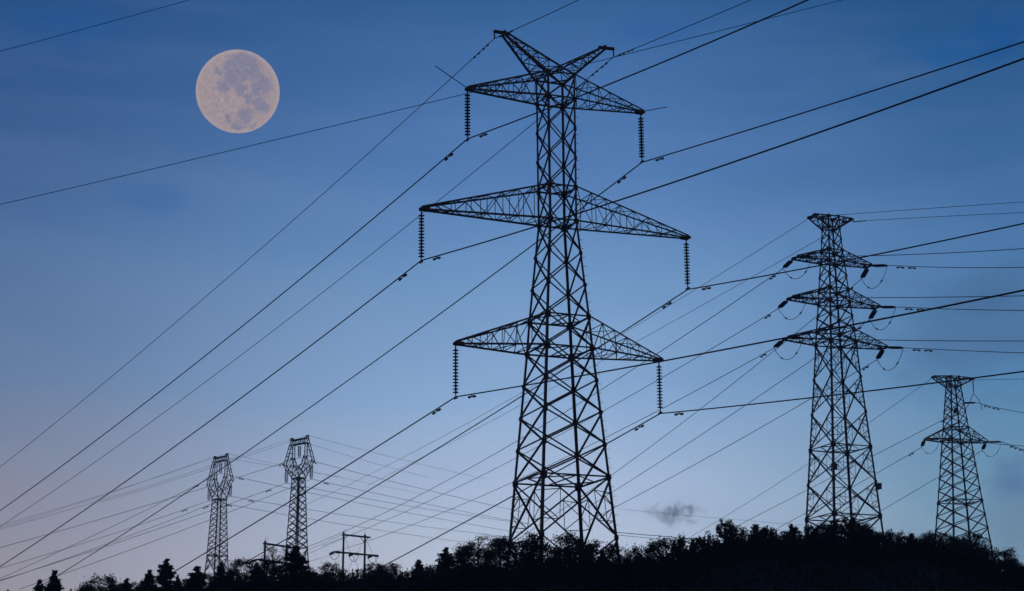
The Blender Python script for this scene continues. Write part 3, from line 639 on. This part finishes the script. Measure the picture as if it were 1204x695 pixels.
# ------------------------------------------------------------------ trees
rng = random.Random(7)
def leafcard(m, c, s, up=None):
    d = Vector((rng.gauss(0,1), rng.gauss(0,1), rng.gauss(0,1))).normalized()
    if up is not None: d = (d + up).normalized()
    x, y = m.frame(d, Vector((rng.gauss(0,1), rng.gauss(0,1), rng.gauss(0,1))).normalized())
    a = s*(.6+.8*rng.random()); b = a*.45
    m.add([c - d*a*.5, c + x*b*.5, c + d*a*.5, c - x*b*.5], [(0,1,2,3)])
def clump(m, c, r, n, s, up=None):
    for _ in range(n):
        v = Vector((rng.gauss(0,.5), rng.gauss(0,.5), rng.gauss(0,.42)))*r; leafcard(m, c+v, s, up)
def proto(kind):
    """unit tree: height 1, returned as (trunk MB, crown MB)"""
    t = MB(); c = MB()
    if kind == 'conifer':
        t.tube([(0,0,0), (.005,0,.5), (0,0,.97)], [.022, .014, .004], 6)
        n = 19
        for i in range(n):
            z = .12 + .85*i/n; R = .30*(1-z)**1.1*(.65+.6*rng.random()) + .008
            for j in range(6 if z < .8 else 4):
                a = rng.random()*6.28; rr = R*(.6+.5*rng.random()); e = Vector((math.cos(a)*rr, math.sin(a)*rr, z + .05 - .02*rr))
                if rr > .06: t.tube([(0,0,z-.01), e], [.005, .002], 4)
                for k in range(4): clump(c, Vector((0,0,z)).lerp(e, .3+.23*k), .03 if z < .8 else .016, 19, .038 if z < .8 else .026, Vector((0,0,.8)))
        clump(c, Vector((0,0,.95)), .012, 22, .03, Vector((0,0,2)))
    elif kind == 'round':
        t.tube([(0,0,0), (.01,0,.3), (0,.01,.6)], [.035, .026, .012], 6)
        for i in range(64):
            a = rng.random()*6.28; u = rng.random(); z = .28 + .66*u; R = .34*math.sqrt(max(.05, 1-((z-.55)/.42)**2))*(.45+.62*rng.random())
            e = Vector((math.cos(a)*R, math.sin(a)*R, z))
            if i % 3 == 0: t.tube([(0,0,z*.5), e*.6+Vector((0,0,z*.3)), e], [.012, .007, .003], 4)
            clump(c, e, .07+.05*rng.random(), 85, .034)
    elif kind == 'airy':
        t.tube([(0,0,0), (.02,0,.35), (-.01,.01,.7), (.01,0,.96)], [.02, .014, .008, .003], 5)
        for i in range(40):
            a = rng.random()*6.28; z = .25+.7*rng.random(); R = .36*(1.1-z)**.7*(.45+.75*rng.random()); e = Vector((math.cos(a)*R, math.sin(a)*R, min(1, z+.12*rng.random())))
            t.tube([(0,0,z-.1), e*.5+Vector((0,0,z*.5)), e], [.006, .004, .002], 4)
            clump(c, e, .075, 64, .03); clump(c, e*.6+Vector((0,0,z*.38)), .08, 60, .032)
    elif kind == 'wispy':
        t.tube([(0,0,0), (.03,0,.4), (.0,.01,.75), (-.06,0,.97)], [.016, .011, .006, .002], 5)
        for i in range(30):
            a = rng.random()*6.28; z = .3+.62*rng.random(); R = .16*(.6+.6*rng.random()); e = Vector((math.cos(a)*R, math.sin(a)*R, z+.12)); t.tube([(0,0,z-.05), e], [.004, .0015], 3)
            clump(c, e, .06, 40, .022); clump(c, e*.7+Vector((0,0,z*.3)), .06, 26, .02)
    elif kind == 'pine':
        t.tube([(0,0,0), (.01,0,.5), (0,0,.93)], [.026, .018, .006], 6)
        for i in range(40):
            a = rng.random()*6.28; z = .25+.68*(i/40); R = .30*(1-z)**.55*(.45+.7*rng.random())+.01; e = Vector((math.cos(a)*R, math.sin(a)*R, z+.05+.09*rng.random()))
            t.tube([(0,0,z-.1), e*.6+Vector((0,0,z*.36)), e], [.008, .005, .003], 4)
            # upright tuft of long needles
            for k in range(26):
                d = Vector((rng.gauss(0,.32), rng.gauss(0,.32), 1)).normalized(); L = .085*(.6+.6*rng.random()); b = e - Vector((0,0,.02*rng.random())); x = d.cross(Vector((rng.random(), rng.random(), .1))).normalized()*.007
                c.add([b - x, b + x, b + d*L + x*.3, b + d*L - x*.3], [(0,1,2,3)])
            clump(c, e*.75+Vector((0,0,z*.22)), .06, 34, .045, Vector((0,0,.6)))
        for k in range(34):
            d = Vector((rng.gauss(0,.22), rng.gauss(0,.22), 1)).normalized(); b = Vector((0,0,.88)); x = d.cross(Vector((rng.random(), rng.random(), .1))).normalized()*.007; c.add([b-x, b+x, b+d*.12+x*.3, b+d*.12-x*.3], [(0,1,2,3)])
    elif kind == 'twiggy':
        for i in range(9):
            a = rng.random()*6.28; R = .22*rng.random(); b = Vector((math.cos(a)*R*.25, math.sin(a)*R*.25, 0)); e = Vector((math.cos(a)*R, math.sin(a)*R, .7+.3*rng.random()))
            t.tube([b, b.lerp(e, .5)+Vector((0,0,.05)), e], [.012, .007, .003], 4)
            for k in range(7): clump(c, b.lerp(e, .42+.09*k) + Vector((rng.gauss(0,.025), rng.gauss(0,.025), 0)), .035, 20, .036, Vector((0,0,.9)))
    return t, c
PROTO = {}
KIND = dict(conifer='conifer_tree', round='bushy_tree', airy='leafy_tree', wispy='birch_tree', pine='pine_tree', twiggy='sapling')
KLAB = dict(conifer='dark pointed conifer', round='dark rounded bushy tree', airy='loose leafy tree', wispy='thin wispy tree with a feathery crown', pine='pine with upright needle tufts', twiggy='twiggy open sapling')
KCAT = dict(conifer='tree', round='tree', airy='tree', wispy='tree', pine='tree', twiggy='sapling')
for kd in KIND:
    PROTO[kd] = []
    for v in range(3):
        t, c = proto(kd)
        mt = bpy.data.meshes.new('trunk'); mt.from_pydata(t.v, [], t.f); mt.materials.append(M['bark'])
        mc = bpy.data.meshes.new('crown'); mc.from_pydata(c.v, [], c.f); mc.materials.append(M['needle' if kd in ('conifer', 'pine') else 'leaf'])
        PROTO[kd].append((mt, mc))
def place_tree(kd, x, ytop, hw, k, label, group, r=None):
    """a tree whose top is seen at photo pixel (x, ytop); hw = half width of the crown in pixels near its top part"""
    a = math.atan((x-602)/F_PX/math.cos(PITCH)); _, R, _ = ridge(a)
    D = r or (R - 4 - 14*rng.random()); p = at(x, ytop, D); g = ground(p.x, p.y) - .15
    H = max(1.2, p.z - g); o = empty(KIND[kd], (p.x, p.y, g), rng.random()*6.28); tag(o, label, KCAT[kd], group)
    nat = dict(conifer=.25, round=.36, airy=.24, wispy=.19, pine=.28, twiggy=.2)[kd]
    wpx = hw*D/F_PX; sx = max((1.15 if kd == 'conifer' else .95)*H, min(1.7*H, wpx*2.3/nat))*(.9+.25*rng.random())
    mt, mc = PROTO[kd][k % 3]
    for n, me in (('trunk', mt), ('crown', mc)):
        b = bpy.data.objects.new(n, me); C.objects.link(b); b.parent = o; b.scale = (sx, sx, H)
    return o
T = [
 (9.6,693,3,'conifer'),(46.5,680.5,8,'conifer'),(64.5,670,10,'conifer'),(83.5,692,3,'conifer'),(96,691.5,3,'conifer'),(104,686,5,'round'),(119.6,675.5,11,'round'),(131.5,681.5,4,'conifer'),(141,687,6,'round'),(149,679.5,9,'conifer'),
 (163,684,7,'round'),(176,669.5,9,'conifer'),(195.9,656.2,11,'conifer'),(209,675.5,4,'conifer'),(220,680,8,'round'),(231.7,665.2,12,'conifer'),(243,673,7,'round'),(260.3,661,7,'conifer'),(271,668,8,'round'),(285,656.2,10,'round'),(302,661,8,'conifer'),
 (314.6,658,7,'round'),(320.6,645.6,7,'wispy'),(333,663,9,'round'),(347.8,641.6,14,'conifer'),(358,664,7,'round'),(374,674,9,'round'),(389,661.5,8,'round'),(441,662.5,12,'round'),(457,661.5,11,'round'),
 (476.6,665.5,5,'twiggy'),(492.8,657.5,8,'conifer'),(508.5,663.5,9,'round'),(524.2,643,11,'conifer'),(537.7,653,8,'round'),(546.4,639,9,'airy'),(563,632,10,'wispy'),(571,645,8,'airy'),(588,631,10,'airy'),
 (605,636,11,'airy'),(628,629.4,11,'airy'),(643,640,10,'round'),(665.6,627.3,11,'airy'),(678,632,11,'round'),(694,637,8,'airy'),(708,645.8,5,'conifer'),(720,640.3,8,'airy'),(742.8,641,9,'round'),(755.7,646.5,4,'twiggy'),
 (763,641.4,5,'twiggy'),(786.3,631,15,'round'),(799,635,6,'pine'),(815,636,6,'pine'),(825.5,633.8,5,'pine'),(834,621.4,6,'twiggy'),(852,614.2,9,'pine'),(862,619.5,6,'pine'),(876,615.4,6,'twiggy'),(890.5,619,7,'pine'),(899.5,621,5,'pine'),
 (908.6,624.7,5,'pine'),(921,631.5,6,'pine'),(934.5,621,7,'pine'),(950,619.5,6,'pine'),(960,620,6,'pine'),(972.5,616.4,8,'airy'),(982,616.5,9,'pine'),(1001,612.7,8,'pine'),(1012.6,615.7,9,'airy'),(1022,624,6,'pine'),
 (1033,626,7,'airy'),(1046,625.5,5,'pine'),(1059,625.3,7,'round'),(1070,629.4,6,'pine'),(1082,629.4,7,'twiggy'),(1092,626,8,'airy'),(1103,626.6,9,'round'),(1126,630.7,12,'round'),(1141,626,8,'round'),(1154,646.4,8,'airy'),(1164,639,5,'twiggy'),
 (1180.6,646.4,8,'airy'),(1189,657,8,'airy'),(1201,664,9,'airy')]
ZONES = [(0, 160, 'at the far left of the treeline'), (160, 240, 'left of the left wineglass pylon'), (240, 300, 'between the left wineglass pylon and the left H-frame'), (300, 330, 'in front of the left H-frame'), (330, 365, 'in front of the right wineglass pylon'),
    (365, 400, 'left of the clear H-frame'), (400, 480, 'just right of the clear H-frame'), (480, 596, 'left of the tallest pylon'), (596, 640, 'at the left legs of the tallest pylon'), (640, 732, 'at the right legs of the tallest pylon'), (732, 820, 'right of the tallest pylon'),
    (820, 870, 'on the rise left of the second tallest pylon'), (870, 945, 'just left of the second tallest pylon'), (945, 995, 'at the left legs of the second tallest pylon'), (995, 1042, 'at the right legs of the second tallest pylon'), (1042, 1097, 'left of the smallest right-hand pylon'),
    (1097, 1168, 'at the foot of the smallest right-hand pylon'), (1168, 1300, 'on the slope at the right edge')]
ORD = ['first', 'second', 'third', 'fourth', 'fifth', 'sixth', 'seventh', 'eighth']
zone = lambda x: next(z[2] for z in ZONES if z[0] <= x < z[1])
tot = {}; cnt = {}
for x, y, h, kd in T: tot[(zone(x), kd)] = tot.get((zone(x), kd), 0) + 1
for i, (x, y, hw, kd) in enumerate(T):
    kz = (zone(x), kd); cnt[kz] = cnt.get(kz, 0) + 1
    pre = '' if tot[kz] == 1 else ORD[cnt[kz]-1] + ' '
    lab = f'{pre}{KLAB[kd]} {kz[0]}' + ('' if tot[kz] == 1 else '')
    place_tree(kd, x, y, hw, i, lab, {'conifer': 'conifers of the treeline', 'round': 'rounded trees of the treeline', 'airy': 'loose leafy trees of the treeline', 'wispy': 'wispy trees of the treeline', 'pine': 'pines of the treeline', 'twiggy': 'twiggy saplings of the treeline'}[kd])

# undergrowth: the dense scrub that covers the whole slope and fills in below the crowns
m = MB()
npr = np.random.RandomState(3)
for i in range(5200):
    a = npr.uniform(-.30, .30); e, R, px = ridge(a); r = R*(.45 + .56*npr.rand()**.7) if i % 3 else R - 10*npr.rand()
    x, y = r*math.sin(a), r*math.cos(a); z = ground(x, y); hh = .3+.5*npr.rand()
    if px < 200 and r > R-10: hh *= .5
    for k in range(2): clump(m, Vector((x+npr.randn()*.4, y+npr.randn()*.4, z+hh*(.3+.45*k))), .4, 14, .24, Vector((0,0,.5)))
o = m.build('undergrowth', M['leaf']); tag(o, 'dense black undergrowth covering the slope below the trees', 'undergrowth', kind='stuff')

# ------------------------------------------------------------------ the small dark cloud
def puff():
    c = at(792, 604, 900); m = MB(); n1, n2 = 32, 16; rx, ry, rz = 18, 12, 8.5; vs = []; fs = []
    for j in range(n2+1):
        th = math.pi*j/n2
        for i in range(n1): ph = 2*math.pi*i/n1; vs.append((math.sin(th)*math.cos(ph)*rx, math.sin(th)*math.sin(ph)*ry, math.cos(th)*rz))
    for j in range(n2):
        for i in range(n1): fs.append((j*n1+i, (j+1)*n1+i, (j+1)*n1+(i+1) % n1, j*n1+(i+1) % n1))
    m.add(vs, fs); mt = bpy.data.materials.new('cloud_wisp'); mt.use_nodes = True; t = mt.node_tree; t.nodes.clear()
    co = nd(t, 'ShaderNodeTexCoord'); nz = nd(t, 'ShaderNodeTexNoise'); nz.inputs['Scale'].default_value = .2; nz.inputs['Detail'].default_value = 6; nz.inputs['Roughness'].default_value = .6; nz.inputs['Distortion'].default_value = .7
    lk(t, co.outputs['Object'], nz.inputs['Vector'])
    ln = nd(t, 'ShaderNodeVectorMath', operation='MULTIPLY'); lk(t, co.outputs['Object'], ln.inputs[0]); ln.inputs[1].default_value = (1/rx, 1/ry, 1/rz)
    le = nd(t, 'ShaderNodeVectorMath', operation='LENGTH'); lk(t, ln.outputs[0], le.inputs[0])
    fall = math_(t, 'SUBTRACT', 1.0, le.outputs['Value'], True)
    den = math_(t, 'MULTIPLY', math_(t, 'SUBTRACT', math_(t, 'ADD', nz.outputs[0], math_(t, 'MULTIPLY', fall, .35)), .64, True), .48)
    vol = nd(t, 'ShaderNodeVolumePrincipled'); vol.inputs['Color'].default_value = (.22, .36, .62, 1); lk(t, den, vol.inputs['Density'])
    out = nd(t, 'ShaderNodeOutputMaterial'); lk(t, vol.outputs[0], out.inputs['Volume'])
    o = m.build('cloud', mt); o.location = c; tag(o, 'small dark torn cloud low over the ridge right of the tallest pylon', 'cloud', kind='stuff')
puff()
